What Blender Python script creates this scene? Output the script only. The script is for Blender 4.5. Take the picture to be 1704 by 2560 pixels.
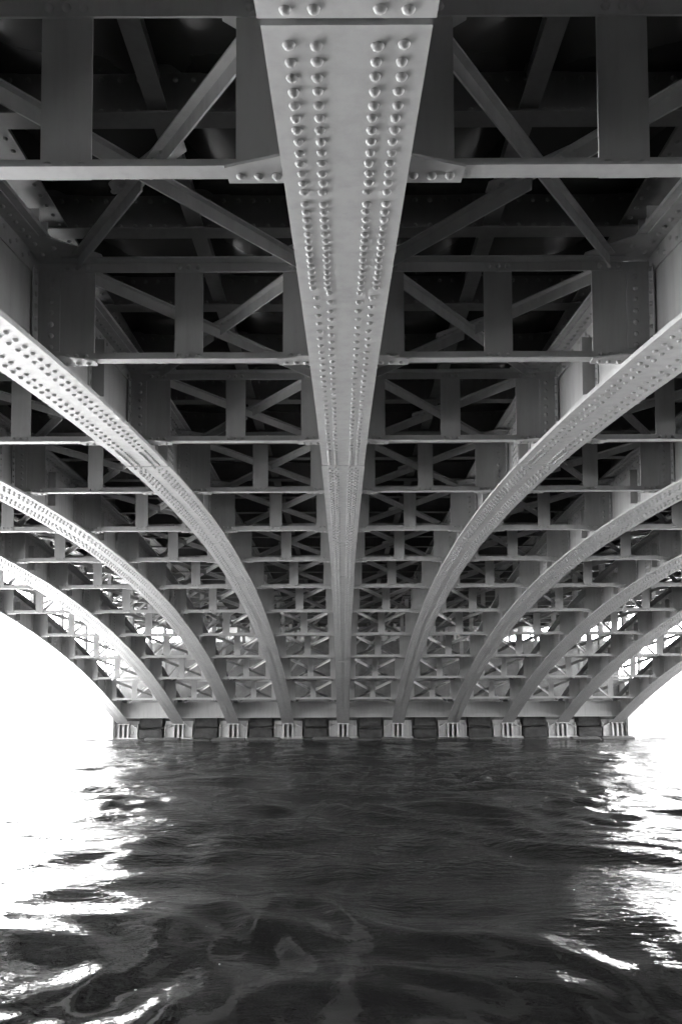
import bpy, math, random
import numpy as np
from mathutils import Matrix, Vector

random.seed(7)
rng = np.random.default_rng(11)
sc = bpy.context.scene
for o in list(bpy.data.objects):
    bpy.data.objects.remove(o)

# ------------------------------------------------------------------ camera
EYE = 1.90                       # metres above the water (water is z = 0)
cam = bpy.data.cameras.new('camera')
cam.sensor_fit = 'VERTICAL'
cam.sensor_width = 36.0
cam.sensor_height = 36.0
cam.lens = 2050.0 / 2560.0 * 36.0
cam.shift_x = -2.93 / 2560.0
cam.shift_y = 346.6 / 2560.0
cam.clip_start = 0.05
cam.clip_end = 3000.0
cam_o = bpy.data.objects.new('camera', cam)
sc.collection.objects.link(cam_o)
cam_o.matrix_world = (Matrix.Translation((-0.0194, 0.0, EYE))
                      @ Matrix.Rotation(math.pi / 2 + 0.04945, 4, 'X')
                      @ Matrix.Rotation(-0.00403, 4, 'Z'))
sc.camera = cam_o

# ------------------------------------------------------------------ sky and sun
SUN_EL, SUN_AZ = math.radians(52), math.radians(-21)   # azimuth from +Y, negative = towards -X
w = bpy.data.worlds.new('World')
sc.world = w
w.use_nodes = True
nt = w.node_tree
nt.nodes.clear()
sky = nt.nodes.new('ShaderNodeTexSky')
sky.sky_type = 'NISHITA'
sky.sun_disc = False
sky.sun_elevation = SUN_EL
sky.sun_rotation = SUN_AZ
sky.air_density = 0.4
sky.dust_density = 0.4
bw = nt.nodes.new('ShaderNodeRGBToBW')
bg = nt.nodes.new('ShaderNodeBackground')
bg.inputs['Strength'].default_value = 0.05
out = nt.nodes.new('ShaderNodeOutputWorld')
nt.links.new(sky.outputs[0], bw.inputs[0])
nt.links.new(bw.outputs[0], bg.inputs['Color'])
nt.links.new(bg.outputs[0], out.inputs['Surface'])

sun = bpy.data.lights.new('sun', 'SUN')
sun.energy = 5.0
sun.angle = math.radians(0.53)
sun.color = (1.0, 1.0, 1.0)
sun_o = bpy.data.objects.new('sun', sun)
sc.collection.objects.link(sun_o)
sdir = Vector((math.sin(SUN_AZ) * math.cos(SUN_EL), math.cos(SUN_AZ) * math.cos(SUN_EL), math.sin(SUN_EL)))
sun_o.rotation_euler = sdir.to_track_quat('Z', 'Y').to_euler()

vs = sc.view_settings
vs.view_transform = 'Standard'
vs.look = 'None'
vs.gamma = 1.0
vs.use_curve_mapping = False
vs.exposure = 8.05
sc.render.engine = 'CYCLES'
cy = sc.cycles
cy.use_denoising = True
cy.max_bounces = 8
cy.diffuse_bounces = 5
cy.glossy_bounces = 4
cy.transmission_bounces = 2
cy.caustics_reflective = True
cy.caustics_refractive = False
cy.blur_glossy = 0.5
cy.sample_clamp_indirect = 30.0

# ------------------------------------------------------------------ materials
def new_mat(name):
    m = bpy.data.materials.new(name)
    m.use_nodes = True
    t = m.node_tree
    b = t.nodes['Principled BSDF']
    return m, t, b

def grey_ramp(t, fac, stops):
    r = t.nodes.new('ShaderNodeValToRGB')
    el = r.color_ramp.elements
    while len(el) < len(stops):
        el.new(0.5)
    for e, (p, v) in zip(el, stops):
        e.position = p
        e.color = (v, v, v, 1)
    t.links.new(fac, r.inputs[0])
    return r.outputs[0]

def noise(t, vec, scale, detail=4.0, rough=0.55, dist=0.0):
    n = t.nodes.new('ShaderNodeTexNoise')
    n.inputs['Scale'].default_value = scale
    n.inputs['Detail'].default_value = detail
    n.inputs['Roughness'].default_value = rough
    n.inputs['Distortion'].default_value = dist
    if vec is not None:
        t.links.new(vec, n.inputs['Vector'])
    return n.outputs[0]

def mapping(t, scale=(1, 1, 1), world=True):
    m = t.nodes.new('ShaderNodeMapping')
    m.inputs['Scale'].default_value = scale
    if world:
        g = t.nodes.new('ShaderNodeNewGeometry')
        t.links.new(g.outputs['Position'], m.inputs['Vector'])
    else:
        g = t.nodes.new('ShaderNodeTexCoord')
        t.links.new(g.outputs['Object'], m.inputs['Vector'])
    return m.outputs[0]

def mix(t, mode, fac, a, b):
    n = t.nodes.new('ShaderNodeMixRGB')
    n.blend_type = mode
    n.inputs[0].default_value = fac if not hasattr(fac, 'links') else 1.0
    if hasattr(fac, 'links'):
        t.links.new(fac, n.inputs[0])
    for i, v in ((1, a), (2, b)):
        if hasattr(v, 'links'):
            t.links.new(v, n.inputs[i])
        else:
            n.inputs[i].default_value = (v, v, v, 1)
    return n.outputs[0]

def bump(t, b, h, strength, dist=0.01, prev=None):
    n = t.nodes.new('ShaderNodeBump')
    n.inputs['Strength'].default_value = strength
    n.inputs['Distance'].default_value = dist
    t.links.new(h, n.inputs['Height'])
    if prev is not None:
        t.links.new(prev, n.inputs['Normal'])
    t.links.new(n.outputs[0], b.inputs['Normal'])
    return n.outputs[0]

def paint(name, v, rough=0.52, spec=0.32, stain=0.26):
    m, t, b = new_mat(name)
    p = mapping(t)
    big = noise(t, p, 0.9, 5, 0.6)
    fine = noise(t, p, 14.0, 4, 0.6)
    streak = noise(t, mapping(t, (7, 7, 0.7)), 1.6, 4, 0.6)
    c = grey_ramp(t, big, [(0.25, v * 0.92), (0.75, v * 1.06)])
    c = mix(t, 'MULTIPLY', stain, c, grey_ramp(t, streak, [(0.30, 0.55), (0.55, 1.0)]))
    c = mix(t, 'MULTIPLY', 0.18, c, grey_ramp(t, fine, [(0.28, 0.70), (0.45, 1.0)]))
    t.links.new(c, b.inputs['Base Color'])
    t.links.new(grey_ramp(t, streak, [(0.3, min(1, rough + 0.10)), (0.7, rough - 0.04)]), b.inputs['Roughness'])
    b.inputs['Specular IOR Level'].default_value = spec
    bump(t, b, noise(t, p, 40.0, 2, 0.5), 0.05, 0.003)
    return m

STEEL = paint('bridge_paint', 0.30)
RIVET = paint('rivet_paint', 0.30, 0.62, 0.2)
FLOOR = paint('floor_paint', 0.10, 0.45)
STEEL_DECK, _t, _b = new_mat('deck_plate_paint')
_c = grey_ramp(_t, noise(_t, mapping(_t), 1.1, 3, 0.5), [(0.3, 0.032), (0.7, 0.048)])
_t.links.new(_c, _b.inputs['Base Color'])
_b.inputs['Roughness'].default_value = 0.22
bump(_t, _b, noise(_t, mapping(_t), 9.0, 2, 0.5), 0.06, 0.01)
SHOE = paint('bearing_paint', 0.36, 0.5, 0.4, 0.5)

def stone(name, lo, hi, damp=True, scale=2.0):
    m, t, b = new_mat(name)
    p = mapping(t)
    n1 = noise(t, p, scale, 6, 0.65)
    n2 = noise(t, mapping(t, (1.5, 1.5, 0.35)), 1.3, 5, 0.6)
    n3 = noise(t, p, 26.0, 4, 0.7)
    c = grey_ramp(t, n1, [(0.30, lo), (0.70, hi)])
    c = mix(t, 'MULTIPLY', 0.55, c, grey_ramp(t, n2, [(0.32, 0.45), (0.60, 1.0)]))
    c = mix(t, 'MULTIPLY', 0.6, c, grey_ramp(t, n3, [(0.30, 0.55), (0.55, 1.0)]))
    t.links.new(c, b.inputs['Base Color'])
    b.inputs['Roughness'].default_value = 0.8
    bump(t, b, n3, 0.5, 0.02)
    return m

STONE = stone('pier_concrete', 0.07, 0.16)
WETSTONE = stone('wet_granite', 0.008, 0.045, scale=4.0)
MOSS = stone('barnacled_granite', 0.015, 0.10, scale=22.0)
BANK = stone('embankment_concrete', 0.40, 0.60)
BLOCKDARK = stone('light_block_dark', 0.012, 0.022)  # near black so the unseen light blocks bounce little light back
ASPHALT = stone('deck_slab', 0.05, 0.08)

def water_mat():
    m, t, b = new_mat('river_water')
    b.inputs['Base Color'].default_value = (0.011, 0.011, 0.011, 1)
    b.inputs['Roughness'].default_value = 0.004
    b.inputs['IOR'].default_value = 1.333
    p1 = mapping(t, (0.8, 1.7, 1))
    mask = grey_ramp(t, noise(t, mapping(t, (0.10, 0.16, 1)), 1.0, 3, 0.5), [(0.38, 0.12), (0.62, 1.0)])
    h1 = noise(t, p1, 4.6, 4, 0.55, 0.6)
    h2 = noise(t, mapping(t, (0.7, 1.6, 1)), 11.0, 2, 0.5, 0.3)
    a = t.nodes.new('ShaderNodeMath'); a.operation = 'MULTIPLY_ADD'
    t.links.new(h2, a.inputs[0]); a.inputs[1].default_value = 0.22
    t.links.new(h1, a.inputs[2])
    # ruffled only beyond the glassy reach next to the boat
    g = t.nodes.new('ShaderNodeNewGeometry')
    s = t.nodes.new('ShaderNodeSeparateXYZ')
    t.links.new(g.outputs['Position'], s.inputs[0])
    r = t.nodes.new('ShaderNodeMapRange')
    t.links.new(s.outputs['Y'], r.inputs[0])
    for i, v in ((1, 4.5), (2, 17.0), (3, 0.015), (4, 1.0)):
        r.inputs[i].default_value = v
    k = t.nodes.new('ShaderNodeMath'); k.operation = 'MULTIPLY'
    t.links.new(mask, k.inputs[0]); t.links.new(r.outputs[0], k.inputs[1])
    n = t.nodes.new('ShaderNodeBump')
    n.inputs['Distance'].default_value = 0.13
    t.links.new(k.outputs[0], n.inputs['Strength'])
    t.links.new(a.outputs[0], n.inputs['Height'])
    t.links.new(n.outputs[0], b.inputs['Normal'])
    return m
WATER = water_mat()

def plain(name, v, rough=0.8):
    m, t, b = new_mat(name)
    c = grey_ramp(t, noise(t, mapping(t), 6.0, 3), [(0.3, v * 0.75), (0.7, v * 1.25)])
    t.links.new(c, b.inputs['Base Color'])
    b.inputs['Roughness'].default_value = rough
    return m
LEAF = plain('tree_leaf', 0.10, 0.6)
BARK = plain('tree_bark', 0.10, 0.9)
FOAM = plain('foam', 0.7, 0.6)
GLASS = plain('window_dark', 0.03, 0.2)

# ------------------------------------------------------------------ mesh helpers
class MB:
    def __init__(s):
        s.v, s.f, s.n = [], [], 0
    def add(s, v, f):
        s.v.append(np.asarray(v, float))
        s.f.extend([tuple(i + s.n for i in q) for q in f])
        s.n += len(v)
        return s
    def box(s, x0, x1, y0, y1, z0, z1):
        v = [(x, y, z) for z in (z0, z1) for y in (y0, y1) for x in (x0, x1)]
        return s.add(v, [(0, 2, 3, 1), (4, 5, 7, 6), (0, 1, 5, 4), (2, 6, 7, 3), (0, 4, 6, 2), (1, 3, 7, 5)])
    def prism(s, poly, axis, a, b):
        """closed polygon (list of 2-D points, CCW in the two other axes) extruded along axis from a to b"""
        n = len(poly)
        v = []
        for t in (a, b):
            for p, q in poly:
                v.append({'x': (t, p, q), 'y': (p, t, q), 'z': (p, q, t)}[axis])
        f = [tuple(range(n))[::-1], tuple(range(n, 2 * n))]
        f += [(i, (i + 1) % n, n + (i + 1) % n, n + i) for i in range(n)]
        return s.add(v, f)
    def sweep(s, ring, pts):
        """ring: list of (x, dz); pts: list of (y, z) along the bridge"""
        n = len(ring)
        v = [(x, y, z + dz) for (y, z) in pts for (x, dz) in ring]
        f = []
        for i in range(len(pts) - 1):
            for j in range(n):
                f.append((i * n + j, i * n + (j + 1) % n, (i + 1) * n + (j + 1) % n, (i + 1) * n + j))
        f.append(tuple(range(n))[::-1])
        f.append(tuple((len(pts) - 1) * n + j for j in range(n)))
        return s.add(v, f)
    def beam(s, p, q, poly, up=(0, 0, 1)):
        """2-D polygon (u sideways, w up) swept from p to q"""
        p, q = Vector(p), Vector(q)
        d = (q - p).normalized()
        u = d.cross(Vector(up)).normalized()
        ww = u.cross(d).normalized()
        n = len(poly)
        v = [tuple(c + u * a + ww * b) for c in (p, q) for a, b in poly]
        f = [tuple(range(n))[::-1], tuple(range(n, 2 * n))]
        f += [(i, (i + 1) % n, n + (i + 1) % n, n + i) for i in range(n)]
        return s.add(v, f)
    def mesh(s, name, m, smooth=False):
        me = bpy.data.meshes.new(name)
        V = np.concatenate(s.v) if s.v else np.zeros((0, 3))
        me.from_pydata(V.tolist(), [], s.f)
        me.materials.append(m)
        bm_fix(me)
        if smooth:
            me.polygons.foreach_set('use_smooth', [True] * len(me.polygons))
        me.update()
        return me

import bmesh
def bm_fix(me):
    b = bmesh.new(); b.from_mesh(me)
    bmesh.ops.recalc_face_normals(b, faces=b.faces)
    b.to_mesh(me); b.free()

COL = sc.collection
def obj(name, me, parent=None, loc=None):
    o = bpy.data.objects.new(name, me)
    COL.objects.link(o)
    if parent is not None:
        o.parent = parent
    if loc is not None:
        o.location = loc
    return o
def empty(name, parent=None, loc=(0, 0, 0)):
    o = obj(name, None, parent, loc)
    o.empty_display_size = 0.2
    return o
def tag(o, label=None, cat=None, group=None, kind=None):
    for k, v in (('label', label), ('category', cat), ('group', group), ('kind', kind)):
        if v:
            o[k] = v
    return o

# rivet head: low dome along +Z, radius 1, height 1.1
def dome(seg=8):
    v, f = [], []
    for r, z in ((1.0, 0.0), (0.93, 0.45), (0.60, 0.86)):
        for i in range(seg):
            a = 2 * math.pi * i / seg
            v.append((r * math.cos(a), r * math.sin(a), z))
    v.append((0, 0, 1.02))
    for k in range(2):
        for i in range(seg):
            j = (i + 1) % seg
            f.append((k * seg + i, k * seg + j, (k + 1) * seg + j, (k + 1) * seg + i))
    for i in range(seg):
        f.append((2 * seg + i, 2 * seg + (i + 1) % seg, 3 * seg))
    return np.array(v), f
DV, DF = dome(8)
RR = 0.0190
AX = {'-z': ((1, 0, 0), (0, -1, 0), (0, 0, -1)), '-y': ((1, 0, 0), (0, 0, 1), (0, -1, 0)),
      '+x': ((0, 1, 0), (0, 0, 1), (1, 0, 0)), '-x': ((0, -1, 0), (0, 0, 1), (-1, 0, 0)), '+y': ((-1, 0, 0), (0, 0, 1), (0, 1, 0))}
def rivet_mesh(name, lst, m, r=RR):
    """lst of (x, y, z, axis)"""
    N, K = len(lst), len(DV)
    V = np.zeros((N, K, 3))
    for i, (x, y, z, a) in enumerate(lst):
        A = np.array(AX[a], float)
        V[i] = (DV * (r * rng.uniform(0.93, 1.07)) * np.array([1, 1, rng.uniform(0.74, 0.90)])) @ A + (x, y, z)
    F = np.concatenate([np.array([list(q) + [q[2]] * (4 - len(q)) for q in DF]) + i * K for i in range(N)])
    faces = [tuple(q) if q[2] != q[3] else tuple(q[:3]) for q in F.tolist()]
    me = bpy.data.meshes.new(name)
    me.from_pydata(V.reshape(-1, 3).tolist(), [], faces)
    me.materials.append(m)
    me.polygons.foreach_set('use_smooth', [True] * len(me.polygons))
    me.update()
    return me
ONE_RIVET = {a: rivet_mesh('rivet_' + a, [(0, 0, 0, a)], RIVET) for a in ('-z', '-y')}

# ------------------------------------------------------------------ bridge geometry (measured from the photograph)
S = 2.2                                     # rib spacing
RIBS = list(range(-4, 6))
def KY(k): return 0.533 + 2.6164 * k - 0.0106 * k * k
def chord(k): return EYE + 2.658 - 0.05245 * (k - 4.5) ** 2      # underside of the cross frames
def zb(k): return chord(k) - 0.050                                # underside of the ribs
HF = 0.735                                   # cross-frame height
HR = 0.865                                   # rib height over flanges
def deckb(k): return 5.40 - 0.0075 * (k - 4.5) ** 2               # underside of the floor stringers
K_NEAR, K_FAR = -4.15, 13.13
KF = list(range(0, 13))                     # frames that are built
YF = KY(K_FAR)
def pts(k0, k1, fn, n=None):
    n = n or max(3, int((k1 - k0) * 5) + 1)
    return [(KY(k), fn(k)) for k in np.linspace(k0, k1, n)]
def k_of_y(y):
    a, b, c = -0.0106, 2.6164, 0.533 - y
    return (-b + math.sqrt(b * b - 4 * a * c)) / (2 * a)

bridge = empty('steel_arch_bridge', None, (0, 0, 0))
tag(bridge, 'riveted grey steel arch bridge spanning the river overhead, ten parallel ribs with cross frames', 'bridge')

# ---- arch ribs
FLW = 0.2385
web_me = MB().sweep([(-0.006, 0.036), (0.006, 0.036), (0.006, HR - 0.03), (-0.006, HR - 0.03)], pts(K_NEAR, K_FAR, zb)).mesh('rib_web', STEEL)
top_me = MB().sweep([(-0.20, HR - 0.028), (0.20, HR - 0.028), (0.20, HR), (-0.20, HR)], pts(K_NEAR, K_FAR, zb)).mesh('top_flange', STEEL)
def angle_me(sx, low):
    if low:
        ring = [(0.0062, 0.0365), (0.125, 0.0365), (0.125, 0.047), (0.018, 0.047), (0.018, 0.150), (0.0062, 0.150)]
    else:
        t = HR - 0.0285
        ring = [(0.0062, t), (0.150, t), (0.150, t - 0.012), (0.018, t - 0.012), (0.018, t - 0.150), (0.0062, t - 0.150)]
    return MB().sweep([(sx * a, b) for a, b in ring], pts(K_NEAR, K_FAR, zb)).mesh('flange_angle', STEEL)
angles = [angle_me(sx, low) for sx in (-1, 1) for low in (True, False)]
joints = [K_NEAR, -2.6, 0.616, 3.325, 5.31, 6.503, 7.618, 10.143, K_FAR]
plates, plies = [], []
for i in range(len(joints) - 1):
    a, b = joints[i] + 0.0055, joints[i + 1] - 0.0055
    hw = FLW + (0.004 if i % 2 else -0.003)
    plates.append(MB().sweep([(-hw, 0.0), (hw, 0.0), (hw, 0.020), (-hw, 0.020)], pts(a, b, zb)).mesh('flange_plate', STEEL))
    plies.append(MB().sweep([(-FLW + 0.006, 0.0205), (FLW - 0.006, 0.0205), (FLW - 0.006, 0.036), (-FLW + 0.006, 0.036)], pts(a, b, zb)).mesh('flange_ply', STEEL))

# rivet rows under the bottom flange: runs of even pitch, in line or staggered, closer at the plate ends
rows = []
y = 2.089 - 0.0745 * 168
def run_pitch(yy):
    if yy < 3.12: return 0.0745, False
    if yy < 3.20: return 0.105, False
    if yy < 4.20: return 0.0725, False
    if yy < 8.45: return 0.140, True
    if yy < 9.15: return 0.072, False
    ph = k_of_y(yy) % 2.0
    if ph < 0.75: return 0.072, False
    if ph < 1.45: return 0.110, True
    return 0.080, False
jy = [KY(j) for j in joints]
while y < YF - 0.1:
    p, stag = run_pitch(y)
    if y > KY(K_NEAR) + 0.1:
        rows.append((y, p, stag))
    y += p
under = []
for q_, (yy, p, stag) in enumerate(rows):
    for x in (-0.164, -0.087, 0.087, 0.164):
        y2 = yy + (0.5 * p if (stag and abs(x) > 0.1) else 0.0)
        if min(abs(y2 - j) for j in jy) < 0.031:
            continue
        if yy > 4.2:
            x *= 0.91
        if yy > 9.15:                       # zigzag rows beyond the first joint
            x = x + (0.013 if q_ % 2 else -0.013)
        under.append((x + rng.normal(0, .0012), y2 + rng.normal(0, .0018), zb(k_of_y(y2)) - 0.0005, '-z'))
NEAR_LIM = 7.0
near_under = [r for r in under if 1.55 < r[1] < NEAR_LIM]
far_under = [r for r in under if not (1.55 < r[1] < NEAR_LIM)]
side = []
yy = KY(K_NEAR) + 0.2
i = 0
while yy < YF - 0.2:
    z = zb(k_of_y(yy))
    for sx, a in ((-1, '-x'), (1, '+x')):
        side.append((sx * 0.018, yy, z + 0.105, a))
        side.append((sx * 0.018, yy, z + HR - (0.085 if i % 2 else 0.140), a))
        side.append((sx * 0.085, yy + 0.03, z + HR - 0.041, '-z'))
    yy += 0.105
    i += 1
near_me = rivet_mesh('rivet_heads_near', near_under, RIVET)
far_me = rivet_mesh('rivet_heads_far', far_under, RIVET)
side_me = rivet_mesh('rivet_heads_side', side, RIVET, 0.0165)

# web stiffener: a plate on each face of the web joined through it, with the angle that holds it
def stiff_me():
    b = MB()
    b.box(-0.125, 0.125, -0.006, 0.006, 0.17, HR - 0.19)
    return b.mesh('stiffener', STEEL)
def stiff_angle(sx):
    b = MB()
    b.prism([(sx * 0.0063, -0.0065), (sx * 0.0163, -0.0065), (sx * 0.0163, -0.085), (sx * 0.0063, -0.085)], 'z', 0.155, HR - 0.155)
    return b.mesh('stiffener_angle', STEEL)
stiff = stiff_me()
sang = [stiff_angle(-1), stiff_angle(1)]
# web splice plate
def splice(sx):
    b = MB()
    b.box(min(sx * 0.0063, sx * 0.0155), max(sx * 0.0063, sx * 0.0155), -0.16, 0.16, 0.155, HR - 0.19)
    return b.mesh('splice_plate', STEEL)
spl = [splice(-1), splice(1)]
web_rivs = []
for k in np.arange(0, 13) + 0.5:
    for z in np.arange(0.19, HR - 0.20, 0.088):
        for sx, a in ((-1, '-x'), (1, '+x')):
            web_rivs.append((sx * 0.0166, KY(k) - 0.048, zb(k) + z, a))
SPL_K = [3.78, 6.72, 9.75]
for k in SPL_K:
    for z in np.arange(0.19, HR - 0.20, 0.075):
        for dy in (-0.12, -0.045, 0.045, 0.12):
            for sx, a in ((-1, '-x'), (1, '+x')):
                web_rivs.append((sx * 0.0157, KY(k) + dy, zb(k) + z, a))
webriv_me = rivet_mesh('rivet_heads_web', web_rivs, RIVET, 0.0165)

def make_rib(x, full=True):
    r = obj('arch_rib', web_me, bridge, (x, 0, 0))
    obj('top_flange', top_me, r)
    for p in plies:
        obj('flange_ply', p, r)
    for a in angles:
        obj('flange_angle', a, r)
    for p in plates:
        obj('flange_plate', p, r)
    for k in np.arange(0, 13) + 0.5:
        obj('stiffener', stiff, r, (0, KY(k), zb(k)))
        for a in sang:
            obj('stiffener_angle', a, r, (0, KY(k), zb(k)))
    for k in SPL_K:
        for s in spl:
            obj('splice_plate', s, r, (0, KY(k), zb(k)))
    tag(obj('rivet_heads', far_me, r), kind='stuff')
    tag(obj('rivet_heads', side_me, r), kind='stuff')
    tag(obj('rivet_heads', webriv_me, r), kind='stuff')
    if x == 0:
        for (rx, ry, rz, a) in near_under:
            o = obj('rivet', ONE_RIVET['-z'], r, (rx, ry, rz))
            o.scale = (rng.uniform(.93, 1.07), rng.uniform(.93, 1.07), rng.uniform(.85, 1.12))
    else:
        tag(obj('rivet_heads', near_me, r), kind='stuff')
    return r
ribs = {j: make_rib(j * S) for j in RIBS}

# ---- cross frames between neighbouring ribs
T = 0.0063
def frame_meshes(s):
    """s = -1: angles on the side towards the viewer, +1: on the far side"""
    m = {}
    a0, a1 = 0.212, S - 0.212
    def L(z_heel, z_up, y0=0.0068):
        ya, yb, yc = s * y0, s * (y0 + 0.010), s * 0.088
        if z_up > z_heel:
            t = z_heel + 0.010
        else:
            t = z_heel - 0.010
        return [(ya, z_heel), (yc, z_heel), (yc, t), (yb, t), (yb, z_up), (ya, z_up)]
    m['bottom_chord'] = MB().prism(L(0.0, 0.075), 'x', a0, a1).mesh('bottom_chord', STEEL)
    m['top_chord'] = MB().prism(L(HF, HF - 0.075), 'x', a0, a1).mesh('top_chord', STEEL)
    e = []
    zl = 0.006
    e.append(MB().box(0.0085, 0.430, -T, T, zl, HF - 0.006).mesh('end_plate', STEEL))
    e.append(MB().box(S - 0.430, S - 0.0085, -T, T, zl, HF - 0.006).mesh('end_plate', STEEL))
    m['end_plate'] = e
    m['post'] = MB().box(S / 2 - 0.1, S / 2 + 0.1, -T, T, zl, HF - 0.006).mesh('post', STEEL)
    ca = []
    for q in (0, 1):
        X = (lambda x: x) if q == 0 else (lambda x: S - x)
        f = -1.0                                   # outstanding leg lies on the face towards the viewer
        poly = [(X(0.0192), f * 0.0068), (X(0.185), f * 0.0068), (X(0.185), f * 0.0168), (X(0.0292), f * 0.0168), (X(0.0292), f * 0.105), (X(0.0192), f * 0.105)]
        ca.append(MB().prism(poly, 'z', 0.085, HF - 0.085).mesh('connection_angle', STEEL))
    m['connection_angle'] = ca
    g, lg = [], []
    for q in (0, 1):
        X = (lambda x: x) if q == 0 else (lambda x: S - x)
        poly = [(X(0.10), s * 0.0), (X(0.455), s * 0.0), (X(0.462), s * 0.096), (X(0.24), s * 0.165), (X(0.10), s * 0.165)]
        g.append(MB().prism(poly, 'z', -0.0135, -0.0025).mesh('gusset_plate', STEEL))
        poly = [(X(0.03), -0.34), (X(0.20), -0.34), (X(0.50), -0.10), (X(0.50), 0.10), (X(0.20), 0.34), (X(0.03), 0.34)]
        lg.append(MB().prism(poly, 'z', HF + 0.003, HF + 0.013).mesh('lateral_gusset', STEEL))
    m['gusset_plate'] = g
    m['lateral_gusset'] = lg
    rv, big = [], []
    yf = -(0.0170) if s < 0 else -(T + 0.0004)
    for zc in (0.047, HF - 0.040):
        for xc in (0.307, S / 2, S - 0.307):
            for d in (-0.068, 0, 0.068):
                big.append((xc + d, yf, zc, '-y'))
    for q in (0, 1):
        X = (lambda x: x) if q == 0 else (lambda x: S - x)
        for d in (0.265, 0.335, 0.405):
            rv.append((X(d), s * 0.048, -0.0138, '-z'))
        for z in np.arange(0.115, HF - 0.09, 0.0835):
            rv.append((X(0.125), -0.0170, z, '-y'))
            rv.append((X(0.0294), -0.065, z + 0.03, '+x' if q == 0 else '-x'))
        for xx, yy in ((.09, -.26), (.09, -.12), (.2, -.2), (.33, -.12), (.42, -.05), (.09, .12), (.09, .26), (.2, .2), (.33, .12), (.42, .06)):
            rv.append((X(xx), yy, HF + 0.0028, '-z'))
    m['rv'] = rivet_mesh('rivet_heads_frame', rv, RIVET)
    m['big'] = big
    m['big_me'] = rivet_mesh('rivet_heads_chord', big, RIVET)
    return m
FM = {-1: frame_meshes(-1), 1: frame_meshes(1)}
def make_frame(k, j):
    s = -1 if k <= 4 else 1
    m = FM[s]
    f = empty('cross_frame', bridge, (j * S, KY(k), chord(k)))
    for nm in ('bottom_chord', 'top_chord', 'post'):
        obj(nm, m[nm], f)
    for nm in ('end_plate', 'connection_angle', 'gusset_plate'):
        for q in m[nm]:
            obj(nm, q, f)
    if k <= 5:
        for q in m['lateral_gusset']:
            obj('lateral_gusset', q, f)
    tag(obj('rivet_heads', m['rv'], f), kind='stuff')
    if k in (1, 2) and j in (-1, 0):
        for (x, y, z, a) in m['big']:
            obj('rivet', ONE_RIVET['-y'], f, (x, y, z))
    else:
        tag(obj('rivet_heads', m['big_me'], f), kind='stuff')
for k in KF:
    for j in RIBS[:-1]:
        make_frame(k, j)

# ---- lateral bracing: crossed angles at the level of the top chords
BR = [(-0.045, 0.0), (0.045, 0.0), (0.045, -0.010), (0.010, -0.010), (0.010, -0.088), (0.0, -0.088), (0.0, -0.010), (-0.045, -0.010)]
for k in KF:
    k2 = min(k + 1, 12.93)
    y0, y1 = KY(k) + 0.10, KY(k2) - 0.10
    z0, z1 = chord(k) + HF + 0.002, chord(k2) + HF + 0.002
    a = MB().beam((0.34, y0, z0), (S - 0.34, y1, z1), BR).mesh('lateral_brace', STEEL)
    mx, my, mz = S / 2, (y0 + y1) / 2, (z0 + z1) / 2
    dxy = Vector((-(S - 0.68), y1 - y0, z1 - z0)).normalized()
    h1 = Vector((mx, my, mz)) - dxy * 0.075
    h2 = Vector((mx, my, mz)) + dxy * 0.075
    b1 = MB().beam((S - 0.34, y0, z0 ), tuple(h1), BR).mesh('lateral_brace', STEEL)
    b2 = MB().beam(tuple(h2), (0.34, y1, z1), BR).mesh('lateral_brace', STEEL)
    sl = (z1 - z0) / (y1 - y0)
    g = MB()
    g.prism([(mx - 0.26, my + 0.30), (mx - 0.14, my + 0.26), (mx + 0.26, my - 0.18), (mx + 0.26, my - 0.30), (mx + 0.14, my - 0.26), (mx - 0.26, my + 0.18)], 'z', 0.004, 0.013)
    V = g.v[0]
    V[:, 2] += mz + (V[:, 1] - my) * sl
    gm = g.mesh('brace_gusset', STEEL)
    rl = [(mx - 0.10, my + 0.10), (mx - 0.16, my + 0.17), (mx - 0.22, my + 0.235), (mx + 0.10, my - 0.13), (mx + 0.16, my - 0.20), (mx + 0.22, my - 0.265)]
    rm = rivet_mesh('rivet_heads_brace', [(x - 0.028, y, mz + (y - my) * sl - 0.0105, '-z') for x, y in rl], RIVET, 0.016)
    for j in RIBS[:-1]:
        p = empty('lateral_bracing', bridge, (j * S, 0, 0))
        obj('diagonal', a, p); obj('diagonal', b1, p); obj('diagonal', b2, p)
        obj('brace_gusset', gm, p)
        tag(obj('rivet_heads', rm, p), kind='stuff')

# ---- floor: stringers between the ribs, girders over them, floor beams across, dished plates
XL, XR = -4 * S - 0.55, 5 * S + 0.55
KD0, KD1 = -6.0, 14.6
def I_ring(hw, d, tw=0.006, tf=0.012):
    return [(-hw, 0), (hw, 0), (hw, tf), (tw, tf), (tw, d - tf), (hw, d - tf), (hw, d), (-hw, d), (-hw, d - tf), (-tw, d - tf), (-tw, tf), (-hw, tf)]
BD = 0.30
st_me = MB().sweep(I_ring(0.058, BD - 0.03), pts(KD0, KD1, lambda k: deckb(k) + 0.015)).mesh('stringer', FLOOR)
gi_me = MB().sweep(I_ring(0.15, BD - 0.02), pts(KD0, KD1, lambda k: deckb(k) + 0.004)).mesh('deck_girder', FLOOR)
gr = []
yy = -4.0
while yy < 34.0:
    z = deckb(k_of_y(yy))
    for x in (-0.10, 0.10):
        gr.append((x, yy + (0.06 if x > 0 else 0), z + 0.0036, '-z'))
    yy += 0.12
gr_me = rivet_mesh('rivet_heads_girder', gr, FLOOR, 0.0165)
for j in RIBS[:-1]:
    obj('stringer', st_me, bridge, ((j + 0.5) * S, 0, 0))
for j in RIBS:
    g = obj('deck_girder', gi_me, bridge, (j * S, 0, 0))
    tag(obj('rivet_heads', gr_me, g), kind='stuff')
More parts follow.
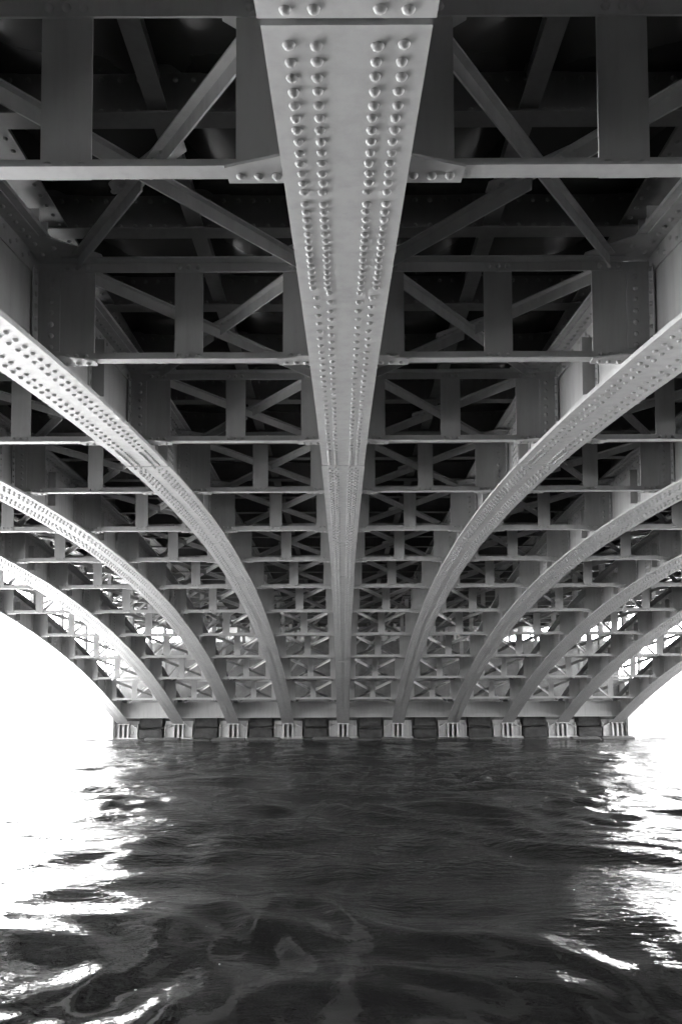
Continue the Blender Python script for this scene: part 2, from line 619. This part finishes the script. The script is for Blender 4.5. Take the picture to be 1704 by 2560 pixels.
fb = MB().prism([(0.07 * a, b) for a, b in ((-1, 0), (1, 0), (1, .012), (.09, .012), (.09, BD - .012), (1, BD - .012), (1, BD), (-1, BD), (-1, BD - .012), (-.09, BD - .012), (-.09, .012), (-1, .012))], 'x', XL, XR).mesh('floor_beam', FLOOR)
fr = []
for x in np.arange(XL + 0.1, XR, 0.11):
    fr.append((x, -0.0066, BD - 0.055, '-y'))
    fr.append((x, -0.0066, 0.05, '-y'))
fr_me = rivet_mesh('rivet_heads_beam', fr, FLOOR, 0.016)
half = [4.5 + 0.4808 * q for q in range(-20, 21)]
for k in half:
    o = obj('floor_beam', fb, bridge, (0, KY(k), deckb(k) - 0.032))
    if 0 <= k <= 8:
        tag(obj('rivet_heads', fr_me, o), kind='stuff')
# dished (buckled) plates
def dish(lx, ly, depth, n=9):
    v, f = [], []
    for i in range(n):
        for j in range(n):
            u, w_ = i / (n - 1) * 2 - 1, j / (n - 1) * 2 - 1
            e = (1 - abs(u) ** 2.2) * (1 - abs(w_) ** 2.2)
            v.append((u * lx / 2, w_ * ly / 2, -depth * e))
    for i in range(n - 1):
        for j in range(n - 1):
            f.append((i * n + j, (i + 1) * n + j, (i + 1) * n + j + 1, i * n + j + 1))
    return v, f
dv, df = dish(S / 2, 1.28, 0.13)
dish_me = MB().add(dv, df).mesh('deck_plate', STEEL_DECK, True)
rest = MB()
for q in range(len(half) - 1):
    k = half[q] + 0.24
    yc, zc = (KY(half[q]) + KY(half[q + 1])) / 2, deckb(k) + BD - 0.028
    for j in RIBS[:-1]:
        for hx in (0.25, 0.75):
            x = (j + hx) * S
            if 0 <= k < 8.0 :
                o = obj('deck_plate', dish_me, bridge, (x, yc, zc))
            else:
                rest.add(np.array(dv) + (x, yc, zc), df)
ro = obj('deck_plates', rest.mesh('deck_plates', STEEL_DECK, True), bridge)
tag(ro, kind='stuff')
obj('road_deck', MB().sweep([(XL - 0.35, 0), (XR + 0.35, 0), (XR + 0.35, 0.35), (XL - 0.35, 0.35)], pts(KD0, KD1, lambda k: deckb(k) + BD + 0.01)).mesh('road_deck', ASPHALT), bridge)

# ---- spandrel columns on the ribs and their sway bracing
def col_mesh(h):
    b = MB()
    b.prism([(-.055, -.09), (.055, -.09), (.055, -.08), (.006, -.08), (.006, .08), (.055, .08), (.055, .09), (-.055, .09), (-.055, .08), (-.006, .08), (-.006, -.08), (-.055, -.08)], 'z', 0, h)
    return b.mesh('spandrel_column', STEEL)
AN = [(-0.035, 0.0), (0.035, 0.0), (0.035, 0.008), (-0.027, 0.008), (-0.027, 0.07), (-0.035, 0.07)]
for k in KF:
    top = zb(k) + HR + 0.002
    h = deckb(k) - 0.034 - top
    if h < 0.22:
        continue
    cm = col_mesh(h)
    crv = rivet_mesh('rivet_heads_column', [(x, -0.0905, z, '-y') for x in (-.03, .03) for z in np.arange(0.08, h - 0.04, 0.11)], RIVET, 0.016)
    for j in RIBS:
        c = obj('spandrel_column', cm, bridge, (j * S, KY(k), top))
        tag(obj('rivet_heads', crv, c), kind='stuff')
    if k >= 9:
        d1 = MB().beam((0.12, 0.02, 0.06), (S - 0.12, 0.02, h - 0.06), AN, (0, 1, 0)).mesh('sway_brace', STEEL)
        d2 = MB().beam((S - 0.12, -0.03, 0.06), (0.12, -0.03, h - 0.06), AN, (0, 1, 0)).mesh('sway_brace', STEEL)
        for j in RIBS[:-1]:
            obj('sway_brace', d1, bridge, (j * S, KY(k), top))

# ---- end girders between the rib feet
YE = KY(12.93)
eg = MB().box(0.01, S - 0.01, -0.007, 0.007, 0.02, 0.60).mesh('end_girder', STEEL)
ef = MB().box(0.02, S - 0.02, -0.09, 0.09, 0.0, 0.018).mesh('girder_flange', STEEL)
ef2 = MB().box(0.02, S - 0.02, -0.06, 0.06, 0.602, 0.616).mesh('girder_flange', STEEL)
ea = [MB().box(0.0192, 0.10, -0.019, -0.0085, 0.03, 0.59).mesh('connection_angle', STEEL), MB().box(S - 0.10, S - 0.0192, -0.019, -0.0085, 0.03, 0.59).mesh('connection_angle', STEEL)]
er = rivet_mesh('rivet_heads_end', [(x, -0.0194, z, '-y') for x in (0.065, S - 0.065) for z in np.arange(0.06, 0.57, 0.08)] + [(x, -0.0075, 0.575, '-y') for x in (.2, .27, .34, S - .34, S - .27, S - .2)], RIVET)
for j in RIBS[:-1]:
    e = obj('end_girder', eg, bridge, (j * S, YE, 0.865))
    obj('girder_flange', ef, e); obj('girder_flange', ef2, e)
    for a in ea:
        obj('connection_angle', a, e)
    tag(obj('rivet_heads', er, e), kind='stuff')

# ---- the next span beyond the pier: ribs, frames and deck seen through the bracing
YP = YF + 2.55                                # pier centre line
mir = Matrix.Translation((0, 2 * YP, 0)) @ Matrix.Scale(-1, 4, (0, 1, 0))
nweb = MB().sweep([(-0.006, 0.036), (0.006, 0.036), (0.006, HR - 0.03), (-0.006, HR - 0.03)], [(2 * YP - a, b) for a, b in pts(K_NEAR, K_FAR, zb)]).mesh('rib_web', STEEL)
nfl = MB().sweep([(-FLW, 0), (FLW, 0), (FLW, 0.036), (-FLW, 0.036)], [(2 * YP - a, b) for a, b in pts(K_NEAR, K_FAR, zb)]).mesh('flange_plate', STEEL)
ntp = MB().sweep([(-0.2, HR - 0.028), (0.2, HR - 0.028), (0.2, HR), (-0.2, HR)], [(2 * YP - a, b) for a, b in pts(K_NEAR, K_FAR, zb)]).mesh('top_flange', STEEL)
for j in RIBS:
    r = obj('arch_rib', nweb, bridge, (j * S, 0, 0))
    obj('flange_plate', nfl, r); obj('top_flange', ntp, r)
for k in (12, 11, 10, 9, 8, 7):
    top = zb(k) + HR + 0.002
    cm = col_mesh(max(0.05, deckb(k) - 0.034 - top))
    for j in RIBS:
        if k > 7:
            obj('spandrel_column', cm, bridge, (j * S, 2 * YP - KY(k), top))
    m = FM[-1]
    for j in RIBS[:-1]:
        f = empty('cross_frame', bridge, (j * S, 2 * YP - KY(k), chord(k)))
        for nm in ('bottom_chord', 'top_chord', 'post'):
            obj(nm, m[nm], f)
        if k > 8:
            for q in m['end_plate']:
                obj('end_plate', q, f)
obj('road_deck', MB().sweep([(XL - 0.35, 0), (XR + 0.35, 0), (XR + 0.35, 0.35), (XL - 0.35, 0.35)], [(2 * YP - a, b + BD + 0.01) for a, b in pts(-6.0, 14.0, deckb)][::-1]).mesh('road_deck', ASPHALT), bridge)
# short columns that stand on the pier
pcm = col_mesh(deckb(13.6) - 0.034 - 3.952)
for j in RIBS:
    obj('pier_column', pcm, bridge, (j * S, YP - 0.9, 3.952))
    obj('pier_column', pcm, bridge, (j * S, YP + 0.9, 3.952))
obj('pier_deck', MB().box(XL - 0.35, XR + 0.35, KY(14.5), 2 * YP - KY(14.0), deckb(13.6) + BD, deckb(13.6) + BD + 0.4).mesh('pier_deck', ASPHALT), bridge)

# ------------------------------------------------------------------ bearings
def bearing_parts():
    """local origin at the middle of the shoe on the ledge, facing -Y"""
    P = {}
    P['base_plate'] = MB().box(-0.60, 0.60, -0.30, 0.42, 0.0, 0.05).mesh('base_plate', SHOE)
    P['back_plate'] = MB().box(-0.56, 0.56, 0.13, 0.18, 0.051, 0.70).mesh('back_plate', SHOE)
    webs = []
    for x in (-0.215, -0.035, 0.155):
        webs.append(MB().prism([(-0.24, 0.051), (0.128, 0.051), (0.128, 0.56), (-0.13, 0.56), (-0.20, 0.44)], 'x', x, x + 0.06 if x != -0.035 else x + 0.07).mesh('shoe_web', SHOE))
    P['shoe_web'] = webs
    wings = []
    for s in (-1, 1):
        wings.append(MB().prism([(s * 0.222, 0.051), (s * 0.53, 0.051), (s * 0.53, 0.43), (s * 0.30, 0.55), (s * 0.222, 0.55)], 'y', -0.02, 0.03).mesh('shoe_wing', SHOE))
        wings.append(MB().prism([(-0.16, 0.051), (0.128, 0.051), (0.128, 0.60), (-0.02, 0.60), (-0.16, 0.40)], 'x', s * 0.545 - 0.012, s * 0.545 + 0.012).mesh('shoe_wing', SHOE))
    P['shoe_wing'] = wings
    pins = []
    for s in (-1, 1):
        c = [(0.05 * math.cos(a) + s * 0.33, 0.05 * math.sin(a) + 0.24) for a in np.linspace(0, 2 * math.pi, 13)[:-1]]
        pins.append(MB().prism(c, 'y', -0.06, -0.0205).mesh('pin_cap', SHOE))
    P['pin_cap'] = pins
    rims = []
    for s in (-1, 1):
        rims.append(MB().prism([(s * 0.545, 0.435), (s * 0.30, 0.563), (s * 0.285, 0.535), (s * 0.53, 0.407)], 'y', -0.15, -0.021).mesh('shoe_rim', SHOE))
    P['shoe_rim'] = rims
    P['saddle'] = MB().box(-0.25, 0.25, -0.20, 0.10, 0.561, 0.60).mesh('saddle', SHOE)
    return P
BP = bearing_parts()
order = ['first', 'second', 'third', 'fourth', 'fifth', 'sixth', 'seventh', 'eighth', 'ninth', 'tenth']
LEDGE = 0.02
for i, j in enumerate(RIBS):
    b = empty('bearing_shoe', None, (j * S, YF + 0.14, LEDGE))
    tag(b, 'pale cast steel bearing shoe on the pier under the %s arch rib from the left' % order[i], 'bearing', 'bearing shoes along the pier')
    for nm, q in BP.items():
        for me in (q if isinstance(q, list) else [q]):
            obj(nm, me, b)

# ------------------------------------------------------------------ pier
pier = empty('stone_pier', None, (0, YP, 0))
tag(pier, 'weathered grey stone river pier carrying the feet of the arch ribs', 'pier')
PX0, PX1 = -9.12, 11.32
yw = YF + 0.62                                # front of the pier wall
def wl(y): return y - YP
def wall_block(x0, x1, y0, y1, z0, z1, bev=0.015, rough=0.0):
    b = bmesh.new()
    bmesh.ops.create_cube(b, size=1.0)
    for v in b.verts:
        v.co = Vector(((x0 + x1) / 2 + v.co.x * (x1 - x0), (y0 + y1) / 2 + v.co.y * (y1 - y0), (z0 + z1) / 2 + v.co.z * (z1 - z0)))
    if bev:
        bmesh.ops.bevel(b, geom=list(b.edges), offset=bev, segments=1, affect='EDGES')
    if rough:
        bmesh.ops.subdivide_edges(b, edges=[e for e in b.edges if e.calc_length() > 0.25], cuts=2, use_grid_fill=True)
        for v in b.verts:
            v.co += Vector((random.uniform(-1, 1), random.uniform(-1, 1), random.uniform(-1, 1))) * rough
    me = bpy.data.meshes.new('block'); b.to_mesh(me); b.free()
    return me
def block(name, m, *a, **k):
    me = wall_block(*a, **k); me.materials.append(m)
    return obj(name, me, pier)
# core up to the seat of the pier columns
block('pier_wall', STONE, PX0, PX1, wl(yw), -wl(yw), -2.0, 3.95)
block('pier_plinth', WETSTONE, PX0 - 0.02, PX1 + 0.02, wl(YF - 0.35), -wl(YF - 0.35), -2.0, LEDGE - 0.002)
# stones between the shoes: a lower course and an upper one set back
xs = [PX0] + [j * S for j in RIBS] + [PX1]
for i in range(len(xs) - 1):
    a = xs[i] + (0.64 if i else 0.0)
    b_ = xs[i + 1] - (0.64 if i < len(xs) - 2 else 0.0)
    if b_ - a < 0.12:
        continue
    block('stone', WETSTONE, a, b_, wl(YF - 0.12 + random.uniform(-.02, .02)), wl(yw) - 0.004, LEDGE, 0.42 + random.uniform(-.05, .05), bev=0.03, rough=0.016)
    block('stone', WETSTONE, a + 0.01, b_ - 0.01, wl(YF + 0.10 + random.uniform(-.02, .02)), wl(yw) - 0.004, 0.48, 0.95, bev=0.03, rough=0.016)
# kerb of footing stones awash at the water line
x = PX0 - 0.1
while x < PX1:
    L_ = random.uniform(1.0, 1.5)
    block('stone', MOSS, x, min(x + L_ - 0.02, PX1 + 0.1), wl(YF - 0.86 + random.uniform(-.03, .03)), wl(YF - 0.36), -0.8, 0.075 + random.uniform(-.07, .03), bev=0.05, rough=0.016)
    x += L_
# rounded cutwaters, lit by the sun outside the deck's shadow
def cutwater(s, x0, L_):
    z = [(-2.0, 0.10), (1.35, 0.0), (1.36, 0.10), (1.62, 0.10), (1.63, -0.05), (2.3, -0.45)]
    hw = YP - (YF - 0.30)
    b = MB(); n = 15
    v = []
    for zz, o in z:
        for a in np.linspace(-math.pi / 2, math.pi / 2, n):
            v.append((x0 + s * (max(0, math.cos(a)) ** 0.8 * (L_ + o) - 0.001), math.sin(a) * (hw + o * 0.8), zz))
    f = []
    for i in range(len(z) - 1):
        for q in range(n - 1):
            f.append((i * n + q, i * n + q + 1, (i + 1) * n + q + 1, (i + 1) * n + q))
        f.append((i * n + n - 1, i * n, (i + 1) * n, (i + 1) * n + n - 1))
    f.append(tuple((len(z) - 1) * n + q for q in range(n)))
    f.append(tuple(range(n)))
    b.add(v, f)
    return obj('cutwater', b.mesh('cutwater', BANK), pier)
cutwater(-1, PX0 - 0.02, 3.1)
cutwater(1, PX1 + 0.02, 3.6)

# the next pier, behind the second span
pier2 = empty('stone_pier', None, (0, 2 * YP + 12.5, 0))
tag(pier2, 'shaded stone pier of the second span, glimpsed through the bracing above the nearer pier', 'pier')
me = wall_block(PX0, PX1, -1.6, 1.6, -2.0, 4.6); me.materials.append(STONE)
obj('pier_wall', me, pier2)
me = wall_block(PX0 - 0.3, PX1 + 0.3, -2.4, 2.4, -2.0, 0.1); me.materials.append(WETSTONE)
obj('pier_plinth', me, pier2)

# ------------------------------------------------------------------ banks, trees, unseen light blocks
def struct(name, me):
    return tag(obj(name, me), kind='structure')
YB = 100.0
wall = empty('embankment_wall', None, (0, YB, 0))
tag(wall, 'long pale concrete embankment wall on the far bank, washed out by sunlight', 'embankment wall')
x = -150.0
while x < 150:
    obj('wall_panel', MB().box(x + 0.02, x + 11.98, 0.0, 1.0, -2, 4.15).mesh('wall_panel', BANK), wall)
    x += 12
obj('terrace', MB().box(-150, 150, -4.0, -0.01, -2, 0.42).mesh('terrace', BANK), wall)
obj('coping', MB().box(-150, 150, -0.12, 1.1, 4.152, 4.4).mesh('coping', BANK), wall)
struct('far_bank', MB().box(-1500, 1500, YB + 1.2, 900, -2, 3.9).mesh('far_bank', BANK))
struct('side_light_block', MB().box(-1500, -13.0, -11.19, -2.2, -2, 12.0).mesh('side_light_block', BLOCKDARK))  # unseen mass added behind the camera, raised to block low sky light
struct('side_light_block', MB().box(15.2, 1500, -11.19, -2.2, -2, 12.0).mesh('side_light_block', BLOCKDARK))  # matching unseen light block on the right
nb = struct('near_bank_light_block', MB().box(-1500, 1500, -300, -11.2, -2, 6.2).mesh('near_bank_light_block', BLOCKDARK))  # unseen bank, added and raised to the deck to shut out light from behind

def tree(x, y, h, r, label):
    t = empty('riverside_tree', None, (x, y, 3.9))
    tag(t, label, 'tree', 'trees above the far embankment')
    m = MB()
    n = 8
    for i in range(5):
        pass
    ring = lambda z, rr, ox: [(ox + rr * math.cos(a), rr * math.sin(a), z) for a in np.linspace(0, 2 * math.pi, n + 1)[:-1]]
    lv = [(0, .22, 0), (h * .25, .17, .05), (h * .5, .12, -.05), (h * .8, .04, .1)]
    v = sum([ring(*q) for q in lv], [])
    f = [(i * n + q, i * n + (q + 1) % n, (i + 1) * n + (q + 1) % n, (i + 1) * n + q) for i in range(3) for q in range(n)]
    m.add(v, f)
    for i in range(6):
        a = random.uniform(0, 6.28); zz = h * random.uniform(.3, .6)
        m.beam((0, 0, zz), (r * .7 * math.cos(a), r * .7 * math.sin(a), zz + h * .25), [(-.04, -.04), (.04, -.04), (.04, .04), (-.04, .04)])
    obj('trunk', m.mesh('trunk', BARK), t)
    c = MB()
    cl = [(random.uniform(-.75, .75) * r, random.uniform(-.75, .75) * r, h * random.uniform(.38, .95), r * random.uniform(.25, .5)) for _ in range(16)]
    for (cx, cyy, cz, cr) in cl:
        for _ in range(90):
            d = Vector((random.gauss(0, 1), random.gauss(0, 1), random.gauss(0, 1))).normalized() * cr * random.random() ** .4
            p = Vector((cx, cyy, cz)) + d
            s = random.uniform(.10, .2)
            u = Vector((random.gauss(0, 1), random.gauss(0, 1), random.gauss(0, 1))).normalized()
            w_ = u.orthogonal().normalized()
            c.add([tuple(p + u * s), tuple(p + w_ * s * .6), tuple(p - u * s), tuple(p - w_ * s * .6)], [(0, 1, 2, 3)])
    obj('crown', c.mesh('crown', LEAF), t)
tree(-41.5, YB + 3, 4.2, 2.0, 'leafy tree nearest the frame edge above the far embankment, bleached by glare')
tree(-36.5, YB + 4, 6.0, 1.7, 'taller sparse tree above the far embankment left of the bridge')
tree(-27.5, YB + 3, 3.6, 1.6, 'low tree above the far embankment, beside the arch of the first rib')
tree(-24.0, YB + 4, 3.3, 1.9, 'low spreading tree above the far embankment half hidden by the first rib')

# ------------------------------------------------------------------ river
def build_river():
    r_ = np.random.default_rng(5)
    ys = [1.6]
    while ys[-1] < 46:
        ys.append(ys[-1] + 0.0050 * ys[-1] + 0.003)
    ys = np.array([-14, -6, -2, 0.2, 1.0] + ys + [50, 56, 66, 80, 104])
    u = np.linspace(-1, 1, 520)
    ext = np.array([1.15, 1.4, 2, 3, 5, 9, 16, 30, 60, 120, 260])
    u = np.concatenate([-ext[::-1], u, ext])
    U, Y = np.meshgrid(u, ys)
    hw = np.clip(Y, 0.5, 60) * 0.50 + 1.3
    X = np.clip(U * hw, -1500, 1500)
    far = np.abs(U) > 1.0
    fade = np.clip((46 - Y) / 14, 0, 1) * np.clip((Y - 1.0) / 0.8, 0, 1) * np.clip((1.15 - np.abs(U)) / 0.2, 0, 1)
    # slow domain warp
    WX = X + 0.55 * np.sin(0.9 * Y + 0.5 * X + 1.0) + 0.30 * np.sin(1.7 * X - 1.1 * Y + 2.2)
    WY = Y + 0.28 * np.sin(0.55 * X + 0.35 * Y) + 0.14 * np.sin(1.35 * X + 0.8 * Y + 0.7) + 0.06 * np.sin(3.1 * X - 1.9 * Y)
    Z = np.zeros_like(X)
    q = np.clip((Y + 1.2 * np.sin(0.5 * X + 1) - 4.5) / 11.0, 0, 1)
    ruff = 0.90 + 1.15 * q * q * (3 - 2 * q)
    fine = 0.55 + 1.6 * q * q * (3 - 2 * q)
    spec = [(3.0, .030, 0.35, 4), (1.7, .056, 0.60, 7), (1.0, .060, 0.85, 11), (0.6, .048, 0.95, 11), (0.33, .030, 1.0, 11)]
    for lam, slope, spread, n in spec:
        for _ in range(n):
            l = lam * r_.uniform(0.75, 1.3)
            a = math.pi / 2 + r_.normal(0.04, spread)
            k = 2 * math.pi / l
            amp = slope / k * r_.uniform(0.6, 1.3) / math.sqrt(n) * 2.0
            # too short for the mesh further out: left to the material's ripples
            cut = np.clip((l / 5.0 - (0.0050 * Y + 0.003)) / (l / 8.0), 0, 1)
            ph = k * (WX * math.cos(a) + WY * math.sin(a)) + r_.uniform(0, 6.28)
            env = 0.65 + 0.35 * np.sin(0.37 * X * r_.uniform(.6, 1.4) + 0.31 * Y + r_.uniform(0, 6.28))
            Z += amp * np.sin(ph) * cut * env * (fine if lam <= 0.6 else ruff if lam <= 1.0 else 1.0)
    Z *= fade
    ny, nx = X.shape
    V = np.stack([X, Y, Z], -1).reshape(-1, 3)
    idx = np.arange(ny * nx).reshape(ny, nx)
    F = np.stack([idx[:-1, :-1], idx[:-1, 1:], idx[1:, 1:], idx[1:, :-1]], -1).reshape(-1, 4)
    me = bpy.data.meshes.new('river')
    me.vertices.add(len(V)); me.vertices.foreach_set('co', V.ravel())
    me.loops.add(F.size); me.loops.foreach_set('vertex_index', F.ravel().astype(np.int32))
    me.polygons.add(len(F))
    me.polygons.foreach_set('loop_start', np.arange(0, F.size, 4, dtype=np.int32))
    me.polygons.foreach_set('loop_total', np.full(len(F), 4, dtype=np.int32))
    me.polygons.foreach_set('use_smooth', np.ones(len(F), dtype=bool))
    me.materials.append(WATER)
    me.update(calc_edges=True); me.validate()
    return me
struct('river_water', build_river())
struct('river_bed', MB().box(-1500, 1500, -14, 104, -3.0, -2.2).mesh('river_bed', ASPHALT))

# drifting flecks of foam and leaf litter, lying on the waves
rv = bpy.data.objects['river_water'].data
co = np.empty(len(rv.vertices) * 3); rv.vertices.foreach_get('co', co); co = co.reshape(-1, 3)
near = co[(co[:, 1] > 4.0) & (co[:, 1] < 11.0) & (np.abs(co[:, 0]) < 4.5)]
fl = MB()
for _ in range(46):
    p = near[rng.integers(len(near))]
    s_ = rng.uniform(.003, .009)
    ang = np.linspace(0, 2 * math.pi, 7)[:-1]
    fl.add([(p[0] + s_ * math.cos(a) * rng.uniform(.7, 1.5), p[1] + s_ * math.sin(a) * rng.uniform(.7, 1.5), p[2] + 0.003) for a in ang], [(0, 1, 2, 3, 4, 5)])
tag(obj('floating_debris', fl.mesh('floating_debris', FOAM)), 'tiny pale flecks drifting on the dark water in the foreground', 'debris', kind='stuff')
